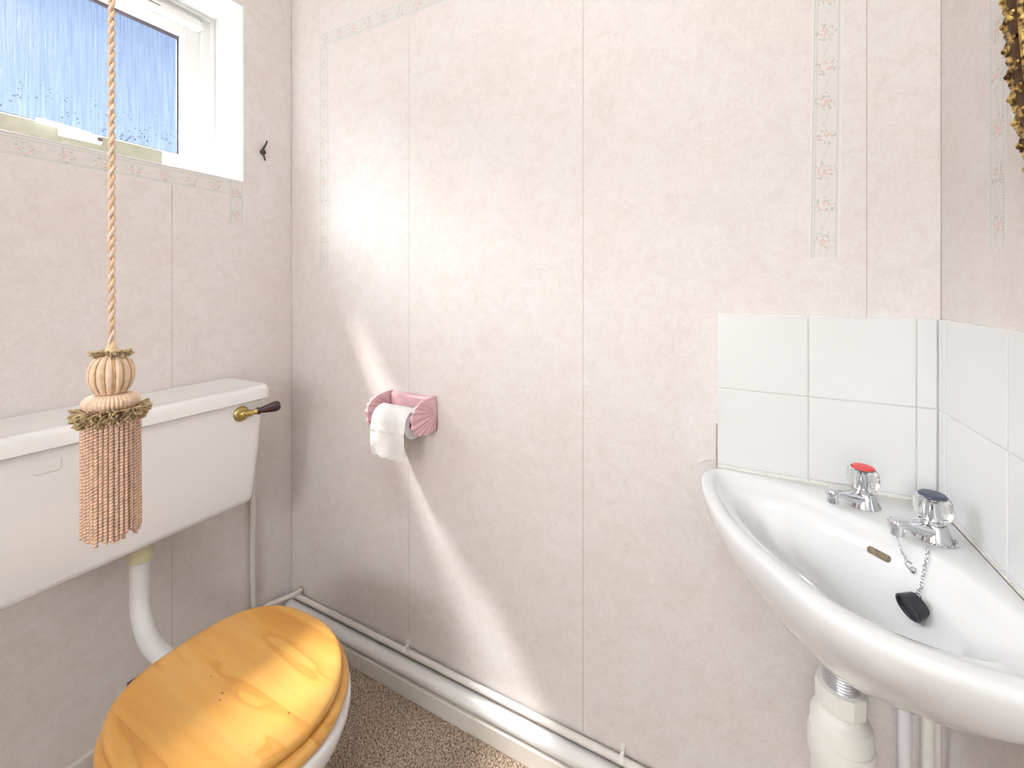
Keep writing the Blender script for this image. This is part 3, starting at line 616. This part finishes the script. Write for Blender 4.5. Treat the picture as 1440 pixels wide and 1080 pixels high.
MB().loft(lid).build('lid', M['cistern'], cis, smooth=50)
# maker's plate: small raised oblong with a worn, unreadable relief
bd = [[(x_, y_, z_) for (y_, z_, x_) in rrect(0.2975-i_, 0.3375+i_, 0.7795-i_, 0.8075+i_, 0.007, -1.1668+h_)] for i_, h_ in ((0.0, -0.004), (0.0, 0.001), (-0.0012, 0.0022), (-0.003, 0.0026))]
bp_ = MB().loft(bd).build('badge', M['upvc'], cis, smooth=50)
MB().tube(spline([(-1.1642, 0.302+0.0031*k, 0.7925+0.0016*math.sin(k*2.2)) for k in range(11)], 5), 0.0006, 6).build('badge_relief', M['upvc'], cis)
lev = empty('lever_origin', (-1.166, 0.681, 0.798)); lev.name = 'flush_lever'; lev.parent = cis; lev.location = Vector((-1.166, 0.681, 0.798))-Vector(cis.location)
def lev_build(mb, nm, mt):
    o = mb.build(nm, mt); o.parent = lev; o.location = -Vector((-1.166, 0.681, 0.798)); return o
RY = Matrix.Rotation(PI/2, 3, 'Y')
lev_build(MB().lathe([(0.002, -0.004), (0.0195, -0.004), (0.0205, 0.0), (0.0195, 0.003), (0.0145, 0.0065), (0.0105, 0.0075), (0.0090, 0.013), (0.006, 0.016), (0.002, 0.0165)], (-1.1655, 0.681, 0.798), 28, RY), 'rosette', M['brass'])
h0 = Vector((-1.150, 0.684, 0.798)); hdir = Vector((0.030, 0.080, 0.010)).normalized(); HM = hdir.to_track_quat('Z', 'Y').to_matrix()
lev_build(MB().lathe([(0.002, -0.004), (0.006, -0.002), (0.0072, 0.004), (0.0088, 0.010), (0.0072, 0.0165), (0.0058, 0.0185), (0.0078, 0.021), (0.0082, 0.026), (0.002, 0.027)], h0, 20, HM), 'neck', M['brass'])
lev_build(MB().lathe([(0.002, 0.0255), (0.0095, 0.0255), (0.0098, 0.0315), (0.0080, 0.0335), (0.0080, 0.036), (0.0100, 0.046), (0.0128, 0.059), (0.0145, 0.070), (0.0140, 0.0760), (0.0100, 0.0815), (0.002, 0.083)], h0, 24, HM), 'handle', M['maroon'])

# ---- flush pipe
fp = empty('flush_pipe', (-1.26, 0.5, 0.30), label='white bent flush pipe between the cistern and the toilet pan', cat='pipe')
pts = [(-1.262, 0.5, 0.542), (-1.262, 0.5, 0.48), (-1.262, 0.5, 0.405)]
for k in range(1, 10):
    a = math.radians(k*10); pts.append((-1.262+0.095*(1-math.cos(a)), 0.5-0.008*k/9, 0.405-0.095*math.sin(a)))
pts += [(-1.12, 0.49, 0.309), (-1.071, 0.486, 0.3075)]
MB().tube(spline(pts, 4), 0.0195, 24).build('tube', M['plastic_pipe'], fp)
MB().lathe([(0.003, 0), (0.021, 0), (0.0242, 0.003), (0.0255, 0.008), (0.0255, 0.026), (0.024, 0.030), (0.022, 0.062), (0.003, 0.0625)], (-1.262, 0.5, 0.481), 28).build('union_nut', M['yellowed'], fp)

# ---- toilet
toi = empty('toilet', (-0.82, 0.458, 0), label='white toilet pan with closed orange pine seat and lid', cat='toilet')
TCX, TCY = -0.80, 0.458
def egg(af, ab, b, z, eb=2.7, n=96, dx=0.0, flat=0.0):
    out = []
    for k in range(n):
        a = 2*PI*k/n; c_, s_ = math.cos(a), math.sin(a)
        e = 2.0 if c_ > 0 else eb
        x = math.copysign(abs(c_)**(2/e), c_)*(af if c_ > 0 else ab); y = math.copysign(abs(s_)**(2/e), s_)*b
        out.append((TCX+dx+x, TCY+y, z))
    return out
lidr = [(0.178, 0.159, 0.149, 0.4085), (0.190, 0.171, 0.161, 0.4095), (0.1945, 0.1755, 0.1655, 0.4135), (0.195, 0.176, 0.166, 0.4185), (0.1945, 0.1755, 0.1655, 0.4240), (0.1920, 0.173, 0.163, 0.4275), (0.1875, 0.1685, 0.1585, 0.4294), (0.182, 0.163, 0.153, 0.4298), (0.165, 0.147, 0.138, 0.4295), (0.10, 0.09, 0.083, 0.4290), (0.03, 0.03, 0.025, 0.4288)]
MB().loft([egg(*r) for r in lidr]).build('lid', M['pine'], toi, smooth=60)
seat = MB(); so_ = [(0.200, 0.168, 0.168, 0.3885), (0.206, 0.173, 0.174, 0.391), (0.208, 0.175, 0.177, 0.398), (0.2065, 0.174, 0.1755, 0.4035), (0.203, 0.171, 0.172, 0.4070), (0.197, 0.166, 0.166, 0.4083)]
si_ = [(0.130, 0.11, 0.098, 0.4083), (0.122, 0.102, 0.09, 0.402), (0.120, 0.10, 0.088, 0.3885)]
rr = [egg(*r) for r in so_+si_]; rr.append(rr[0])
seat.loft(rr, False, False).build('seat', M['pine'], toi, smooth=60)
pan = [(0.060, 0.15, 0.098, 0.0), (0.065, 0.155, 0.100, 0.01), (0.060, 0.150, 0.088, 0.06), (0.075, 0.145, 0.085, 0.14), (0.115, 0.150, 0.105, 0.22), (0.165, 0.165, 0.142, 0.29), (0.198, 0.180, 0.170, 0.335), (0.208, 0.186, 0.178, 0.352), (0.211, 0.188, 0.181, 0.368), (0.210, 0.188, 0.180, 0.380), (0.205, 0.184, 0.175, 0.3865), (0.150, 0.135, 0.12, 0.387), (0.135, 0.12, 0.105, 0.375), (0.12, 0.10, 0.09, 0.30), (0.06, 0.07, 0.05, 0.20), (0.02, 0.03, 0.02, 0.18)]
MB().loft([egg(*r, eb=2.3) for r in pan]).build('bowl', M['ceramic'], toi, smooth=60)
sh = [rrect(-1.02-e, -0.93, 0.458-w, 0.458+w, [0.01, 0.03, 0.03, 0.01], z, 6) for e, w, z in ((0.08, 0.075, 0.0), (0.07, 0.07, 0.12), (-0.01, 0.06, 0.22), (-0.012, 0.075, 0.33), (-0.012, 0.088, 0.372), (-0.018, 0.082, 0.385))]
MB().loft(sh).build('back_shelf', M['ceramic'], toi, smooth=50)
MB().lathe([(0.003, -0.07), (0.031, -0.07), (0.033, -0.066), (0.033, -0.02), (0.026, 0.0)], (-1.0, 0.485, 0.307), 24, Matrix.Rotation(PI/2, 3, 'Y')).build('flush_inlet', M['ceramic'], toi)
for y in (0.395, 0.521):
    hg = MB().lathe([(0.002, 0.386), (0.012, 0.386), (0.0115, 0.391), (0.006, 0.393), (0.006, 0.402), (0.002, 0.403)], (-0.990, y, 0), 16)
    hg.tube([(-0.985, y-0.022, 0.404), (-0.985, y+0.022, 0.404)], 0.0065, 12)
    hg.build('hinge', M['iron'], toi)

# ---- toilet roll holder
HX0, HX1, HZ = -0.893, -0.737, 0.786
hol = empty('toilet_roll_holder', ((HX0+HX1)/2, FAR_Y, HZ-0.045), label='pink ceramic toilet roll holder with scalloped shell ends', cat='toilet roll holder')
bpk = [[(x_, FAR_Y-h_, z_) for (x_, z_, _) in rrect(HX0+0.004+i_, HX1-0.004-i_, HZ-0.044+i_, HZ+0.045-i_, 0.008, 0)] for i_, h_ in ((0.0, 0.0), (0.0, 0.012), (0.003, 0.017), (0.008, 0.019))]
MB().loft(bpk).build('back_plate', M['pink'], hol, smooth=50)
def shell(x, side):
    NT, NR_ = 90, 9; verts = []; faces = []
    # fan with its hinge at the wall; ribs run out to a scalloped rim
    def pt(t, f, th):
        a = math.radians(-95+190*t)
        rib = math.cos(t*190/190*2*PI*9.5)
        sc = f*(1+0.016*rib*f)
        py = FAR_Y-0.004-sc*0.097*max(0, math.cos(a))**0.62; pz = HZ+sc*0.0485*math.copysign(abs(math.sin(a))**0.72, math.sin(a))
        if abs(math.degrees(a)) > 90: py = FAR_Y-0.004
        thick = 0.0042+0.0022*rib*min(1, f*1.5)+0.0035*(1-f*f)
        return (x+side*th*thick, py, pz)
    for sgn in (1, -1):
        for i in range(NT+1):
            for j in range(NR_+1):
                verts.append(pt(i/NT, 0.02+0.98*j/NR_, 1 if sgn > 0 else -0.55))
    S = (NT+1)*(NR_+1)
    idx = lambda k, i, j: k*S+i*(NR_+1)+j
    for i in range(NT):
        for j in range(NR_):
            faces.append((idx(0, i, j), idx(0, i, j+1), idx(0, i+1, j+1), idx(0, i+1, j)))
            faces.append((idx(1, i, j), idx(1, i+1, j), idx(1, i+1, j+1), idx(1, i, j+1)))
        faces.append((idx(0, i, NR_), idx(1, i, NR_), idx(1, i+1, NR_), idx(0, i+1, NR_)))
        faces.append((idx(0, i, 0), idx(0, i+1, 0), idx(1, i+1, 0), idx(1, i, 0)))
    for j in range(NR_):
        faces.append((idx(0, 0, j), idx(1, 0, j), idx(1, 0, j+1), idx(0, 0, j+1)))
        faces.append((idx(0, NT, j), idx(0, NT, j+1), idx(1, NT, j+1), idx(1, NT, j)))
    return MB().add(verts, faces)
shell(HX0, -1).build('shell_end', M['pink'], hol, smooth=50)
shell(HX1, 1).build('shell_end', M['pink'], hol, smooth=50)
RYc, RZc = FAR_Y-0.066, HZ-0.006
MB().tube([(HX0+0.001, RYc, RZc), (HX0+0.012, RYc, RZc), (HX1-0.012, RYc, RZc), (HX1-0.001, RYc, RZc)], [0.006, 0.0085, 0.0085, 0.006], 16).build('spindle', M['gloss_white'], hol)
# ---- toilet roll
rl = empty('toilet_roll', ((HX0+HX1)/2, RYc, RZc-0.11), label='part-used white toilet roll on the pink holder with a hanging sheet', cat='toilet roll')
RX0, RX1, RR, RC = HX0+0.022, HX1-0.018, 0.0395, 0.0195
RCz = RZc-0.0095      # the core hangs on the spindle
def circ(x, r, n=48): return [(x, RYc+r*math.cos(2*PI*k/n), RCz+r*math.sin(2*PI*k/n)) for k in range(n)]
ro = [circ(RX0, RC+0.0006), circ(RX0, RR-0.001), circ(RX0+0.001, RR), circ(RX1-0.001, RR), circ(RX1, RR-0.001), circ(RX1, RC+0.0006)]
ro.append(ro[0]); MB().loft(ro, False, False).build('paper_roll', M['tissue'], rl, smooth=40)
co = [circ(RX0+0.0004, RC-0.0008), circ(RX0+0.0004, RC+0.0006), circ(RX1-0.0004, RC+0.0006), circ(RX1-0.0004, RC-0.0008)]
co.append(co[0]); MB().loft(co, False, False).build('card_core', M['card'], rl, smooth=40)
sv = []; NU = 28; pathp = []
for k in range(13):
    a = math.radians(70+k*9.2); pathp.append((RYc+(RR+0.0008)*math.cos(a), RCz+(RR+0.0008)*math.sin(a)))
for k in range(1, 25):
    pathp.append((RYc-RR-0.0012-0.004*math.sin(k/24*PI*0.9)+0.003*(k/24)**2, RCz-0.0035*k-0.001))
mbs = MB(); rowsf = []; rowsb = []
for i, (y_, z_) in enumerate(pathp):
    f_ = max(0, (i-12)/24); row = []
    for j in range(NU+1):
        x_ = RX0-0.001+(RX1-RX0+0.001)*j/NU
        w_ = 0.0007*f_*math.sin(j*0.35+i*0.3)+0.0004*f_*math.sin(j*1.3-i*0.9)
        if 15 <= i <= 17: w_ += 0.0022*(0.5+0.5*math.sin(j*0.8))
        zz = z_-(0.005*f_*math.sin(j/NU*PI*0.8)+0.0015*f_*math.sin(j*0.9))*(f_ > 0.6)*(f_-0.6)*2.5
        row.append((x_, y_-w_, zz))
    rowsf.append(row); rowsb.append([(x, y+0.0006, z) for x, y, z in row])
strip = [a+list(reversed(b)) for a, b in zip(rowsf, rowsb)]
mbs.loft(strip).build('hanging_sheet', M['tissue'], rl, smooth=60)

# ---- pull cord with tassel
TX, TY = -0.711, 0.252
tas = empty('tassel_pull_cord', (TX, TY, 0.815), label='beige rope light pull ending in a fringed rose and gold tassel', cat='pull cord')
rp = MB()
for s_ in range(2):
    hp = []
    steps = int((CEIL-1.058)/0.0016)
    for k in range(steps+1):
        z = 1.058+k*(CEIL-1.058)/steps; a = 2*PI*(z/0.0265)+s_*PI
        hp.append((TX+0.0019*math.cos(a), TY+0.0019*math.sin(a), z))
    rp.tube(hp, 0.00215, 8, mi=(1 if s_ == 1 else 0))
rp.build('rope', [M['rope'], M['rope2']], tas, smooth=80)
def gore(nl, depth): return lambda a, z: 1-depth*(0.5-0.5*math.cos(nl*a))**2
MB().lathe([(0.003, 1.0495), (0.009, 1.0490), (0.0150, 1.0455), (0.0195, 1.0400), (0.0225, 1.033), (0.0236, 1.025), (0.0230, 1.016), (0.0205, 1.008), (0.0170, 1.002), (0.0130, 0.998), (0.003, 0.997)], (TX, TY, 0), 140, mod=gore(14, 0.11)).build('bulb', M['silk'], tas, smooth=80)
cords = MB()
for k in range(14):
    a = 2*PI*(k+0.5)/14
    cords.tube([(TX+r*math.cos(a), TY+r*math.sin(a), z) for r, z in ((0.0140, 1.0455), (0.0182, 1.0400), (0.0210, 1.033), (0.0221, 1.025), (0.0215, 1.016), (0.0192, 1.008), (0.0160, 1.002))], 0.0008, 6)
cords.build('bulb_cording', M['cording'], tas)
MB().lathe([(0.003, 0.9985), (0.016, 0.9985), (0.0235, 0.997), (0.0282, 0.9925), (0.0290, 0.987), (0.0270, 0.9825), (0.022, 0.980), (0.003, 0.979)], (TX, TY, 0), 168, mod=gore(42, 0.06)).build('cushion_ring', M['silk'], tas, smooth=80)
def ruff(name, z, r0, r1, n, droop, rt):
    mb = MB()
    for k in range(n):
        a = 2*PI*k/n+random.uniform(-.1, .1); b = a+random.uniform(-.25, .25); R1 = r1*random.uniform(0.86, 1.08); zz = z+random.uniform(-droop, droop)
        p0 = Vector((TX+r0*math.cos(a), TY+r0*math.sin(a), z)); p1 = Vector((TX+R1*math.cos(b), TY+R1*math.sin(b), zz))
        p2 = Vector((TX+r0*1.05*math.cos(2*b-a), TY+r0*1.05*math.sin(2*b-a), z-0.5*droop+random.uniform(-droop, droop)*0.5))
        mb.tube(spline([p0, p0.lerp(p1, 0.6)+Vector((0, 0, 0.0015)), p1, p1.lerp(p2, 0.5)+Vector((0, 0, -0.002)), p2], 3), rt, 5)
    mb.build(name, M['olive'], tas, kind='stuff', smooth=80)
ruff('top_ruff', 1.0510, 0.006, 0.0205, 60, 0.0035, 0.0009)
MB().lathe([(0.002, 1.050), (0.0075, 1.050), (0.006, 1.056), (0.004, 1.061), (0.001, 1.062)], (TX, TY, 0), 16).build('rope_knot', M['rope'], tas)
ruff('skirt_ruff', 0.9765, 0.022, 0.0375, 110, 0.008, 0.0010)
ruff('skirt_ruff', 0.9700, 0.024, 0.0365, 110, 0.007, 0.0010)
# bullion strands: one twisted two-ply cord, copied round the tassel
st = MB(); LEN = 0.152
for s_ in range(2):
    hp = []
    for k in range(321):
        z = -LEN*k/320; a = 2*PI*(z/0.0042)+s_*PI
        hp.append((0.00120*math.cos(a), 0.00120*math.sin(a), z))
    st.tube(hp, 0.00125 if s_ == 0 else 0.00105, 5, mi=s_)
strand_me = st.mesh('strand', [M['ply_gold'], M['ply_rose']], smooth=80)
MB().lathe([(0.003, 0.985), (0.0225, 0.985), (0.0235, 0.975), (0.0225, 0.85), (0.003, 0.845)], (TX, TY, 0), 24).build('skirt_core', M['ply_rose'], tas)
for ringn, R_, cnt in ((0, 0.0272, 36), (1, 0.0243, 34)):
    for k in range(cnt):
        a = 2*PI*k/cnt+0.1*ringn
        o = inst(strand_me, 'strand', tas, (TX+R_*math.cos(a), TY+R_*math.sin(a), 0.972), (random.uniform(-.006, .006), random.uniform(-.006, .006), random.uniform(0, 6.28)), (1, 1, random.uniform(0.96, 1.03)))
ct = MB().lathe([(0.003, 0), (0.032, 0), (0.034, 0.006), (0.034, 0.03), (0.003, 0.03)], (TX, TY, CEIL-0.03), 28).build('ceiling_switch', M['upvc'], tas)

# ---- cleat hook beside the window
ck = empty('cleat_hook', (LEFT_X, 0.856, 1.55), label='small dark iron cleat hook screwed to the wall beside the window', cat='hook')
hk = spline([(LEFT_X+0.014, 0.8640, 1.608), (LEFT_X+0.011, 0.8625, 1.598), (LEFT_X+0.008, 0.8580, 1.587), (LEFT_X+0.0065, 0.8535, 1.577), (LEFT_X+0.0065, 0.8535, 1.567), (LEFT_X+0.009, 0.8570, 1.556), (LEFT_X+0.012, 0.8585, 1.544)], 5)
MB().tube(hk, [0.0026+0.0005*math.sin(i/len(hk)*PI) for i in range(len(hk))], 10).build('prongs', M['iron'], ck)
MB().lathe([(0.001, 0), (0.0085, 0), (0.009, 0.003), (0.0085, 0.007), (0.006, 0.0095), (0.001, 0.010)], (LEFT_X, 0.8565, 1.571), 20, RY).build('boss', M['iron'], ck)

# ---- gilt oval mirror
MY, MZ, MA, MBz = 0.536, 1.507, 0.196, 0.372
mir = empty('oval_mirror', (RIGHT_X, MY, MZ-MBz), label='oval wall mirror in an ornate antique gilt frame', cat='mirror')
def oval(off, h, n=120): return [(RIGHT_X-h, MY+(MA+off)*math.cos(2*PI*k/n), MZ+(MBz+off)*math.sin(2*PI*k/n)) for k in range(n)]
prof = [(-0.004, 0.0), (-0.002, 0.008), (-0.008, 0.016), (-0.016, 0.0215), (-0.026, 0.0225), (-0.033, 0.019), (-0.036, 0.014), (-0.038, 0.0195), (-0.042, 0.021), (-0.046, 0.0185), (-0.050, 0.012), (-0.054, 0.006), (-0.054, 0.0)]
rr = [oval(*p) for p in prof]; rr.append(rr[0]); MB().loft(rr, False, False).build('frame_moulding', M['gilt_dark'], mir, smooth=60)
rim_pts = oval(-0.042, 0.0205); MB().tube(rim_pts+rim_pts[:1], 0.0034, 8, cap=False).build('inner_rim', M['gilt'], mir)
MB().loft([oval(-0.053, 0.0), oval(-0.053, 0.004)]).build('mirror_glass', M['mirror'], mir)
# acanthus scrolls: one leaf unit, copied round the oval
lf = MB()
def scroll(pts, rads): lf.tube(spline(pts, 5), [0]*0 or [rads[0]+(rads[1]-rads[0])*i/(len(pts)*5-5) for i in range((len(pts)-1)*5+1)], 8)
scroll([(0.020, -0.014, 0.010), (0.023, -0.004, 0.005), (0.0215, 0.006, -0.002), (0.020, 0.012, -0.007), (0.016, 0.016, -0.009)], (0.0062, 0.0025))
scroll([(0.020, -0.010, -0.010), (0.024, -0.002, -0.004), (0.023, 0.010, 0.001), (0.021, 0.018, 0.006)], (0.0025, 0.0055))
scroll([(0.010, -0.014, 0.021), (0.013, -0.006, 0.0235), (0.013, 0.002, 0.022), (0.012, 0.005, 0.017), (0.013, 0.001, 0.014)], (0.0050, 0.0028))
scroll([(0.008, 0.006, 0.020), (0.011, 0.010, 0.0225), (0.011, 0.014, 0.020)], (0.0035, 0.0030))
for (x_, y_, z_, r_) in ((0.025, -0.007, 0.008, 0.0048), (0.0245, 0.012, 0.003, 0.0042), (0.0235, 0.002, -0.010, 0.0036), (0.013, 0.003, 0.0175, 0.0038), (0.020, 0.014, 0.012, 0.0036)):
    lf.lathe([(r_*math.sin(PI*k/6)+1e-4, -r_*math.cos(PI*k/6)) for k in range(7)], (x_, y_, z_), 10)
leaf_me = lf.mesh('scroll_leaf', M['gilt'], smooth=70)
NL = 56; arcs = [0.0]; NS = 720
P_ = [(MA-0.020)*math.cos(2*PI*k/NS) for k in range(NS+1)]; Q_ = [(MBz-0.020)*math.sin(2*PI*k/NS) for k in range(NS+1)]
for k in range(NS): arcs.append(arcs[-1]+math.hypot(P_[k+1]-P_[k], Q_[k+1]-Q_[k]))
for i in range(NL):
    target = arcs[-1]*i/NL; k = next(j for j in range(NS+1) if arcs[j] >= target-1e-9)
    a = 2*PI*k/NS; nrm = Vector((0, (MBz-0.02)*math.cos(a), (MA-0.02)*math.sin(a))).normalized(); X_ = Vector((-1, 0, 0)); T_ = nrm.cross(X_)
    mt = Matrix((X_, T_, nrm)).transposed()
    o = inst(leaf_me, 'scroll_leaf', mir, (RIGHT_X, MY+P_[k], MZ+Q_[k]), mt.to_euler(), (0.9, 0.85, 0.9))

# ---- ceiling lamp (out of frame; worked by the pull cord)
lm = empty('ceiling_lamp', (-0.30, 0.0, CEIL-0.17), label='round opal ceiling lamp', cat='lamp')
MB().lathe([(0.003, CEIL-0.015), (0.075, CEIL-0.015), (0.078, CEIL), (0.003, CEIL)], (-0.30, 0.0, 0), 32).build('lamp_base', M['upvc'], lm)
MB().lathe([(0.003, CEIL-0.165), (0.04, CEIL-0.160), (0.085, CEIL-0.135), (0.112, CEIL-0.095), (0.115, CEIL-0.06), (0.095, CEIL-0.03), (0.07, CEIL-0.014)], (-0.30, 0.0, 0), 40).build('lamp_globe', M['lamp'], lm)

hl = empty('hall_fill_globe', (-0.28, -1.62, 1.25), label='round white globe added as unseen fill light in the hall outside the doorway', cat='lamp')  # unseen globe, added behind the camera for frontal fill
MB().lathe([(0.003, 1.25)]+[(0.26*math.sin(PI*k/16), 1.51-0.26*math.cos(PI*k/16)) for k in range(1, 16)]+[(0.003, 1.77)], (-0.28, -1.62, 0), 40).build('fill_shade', M['hall_fill'], hl)
MB().tube([(-0.28, -1.62, 1.77), (-0.28, -1.62, CEIL)], 0.003, 8).build('flex', M['upvc'], hl)
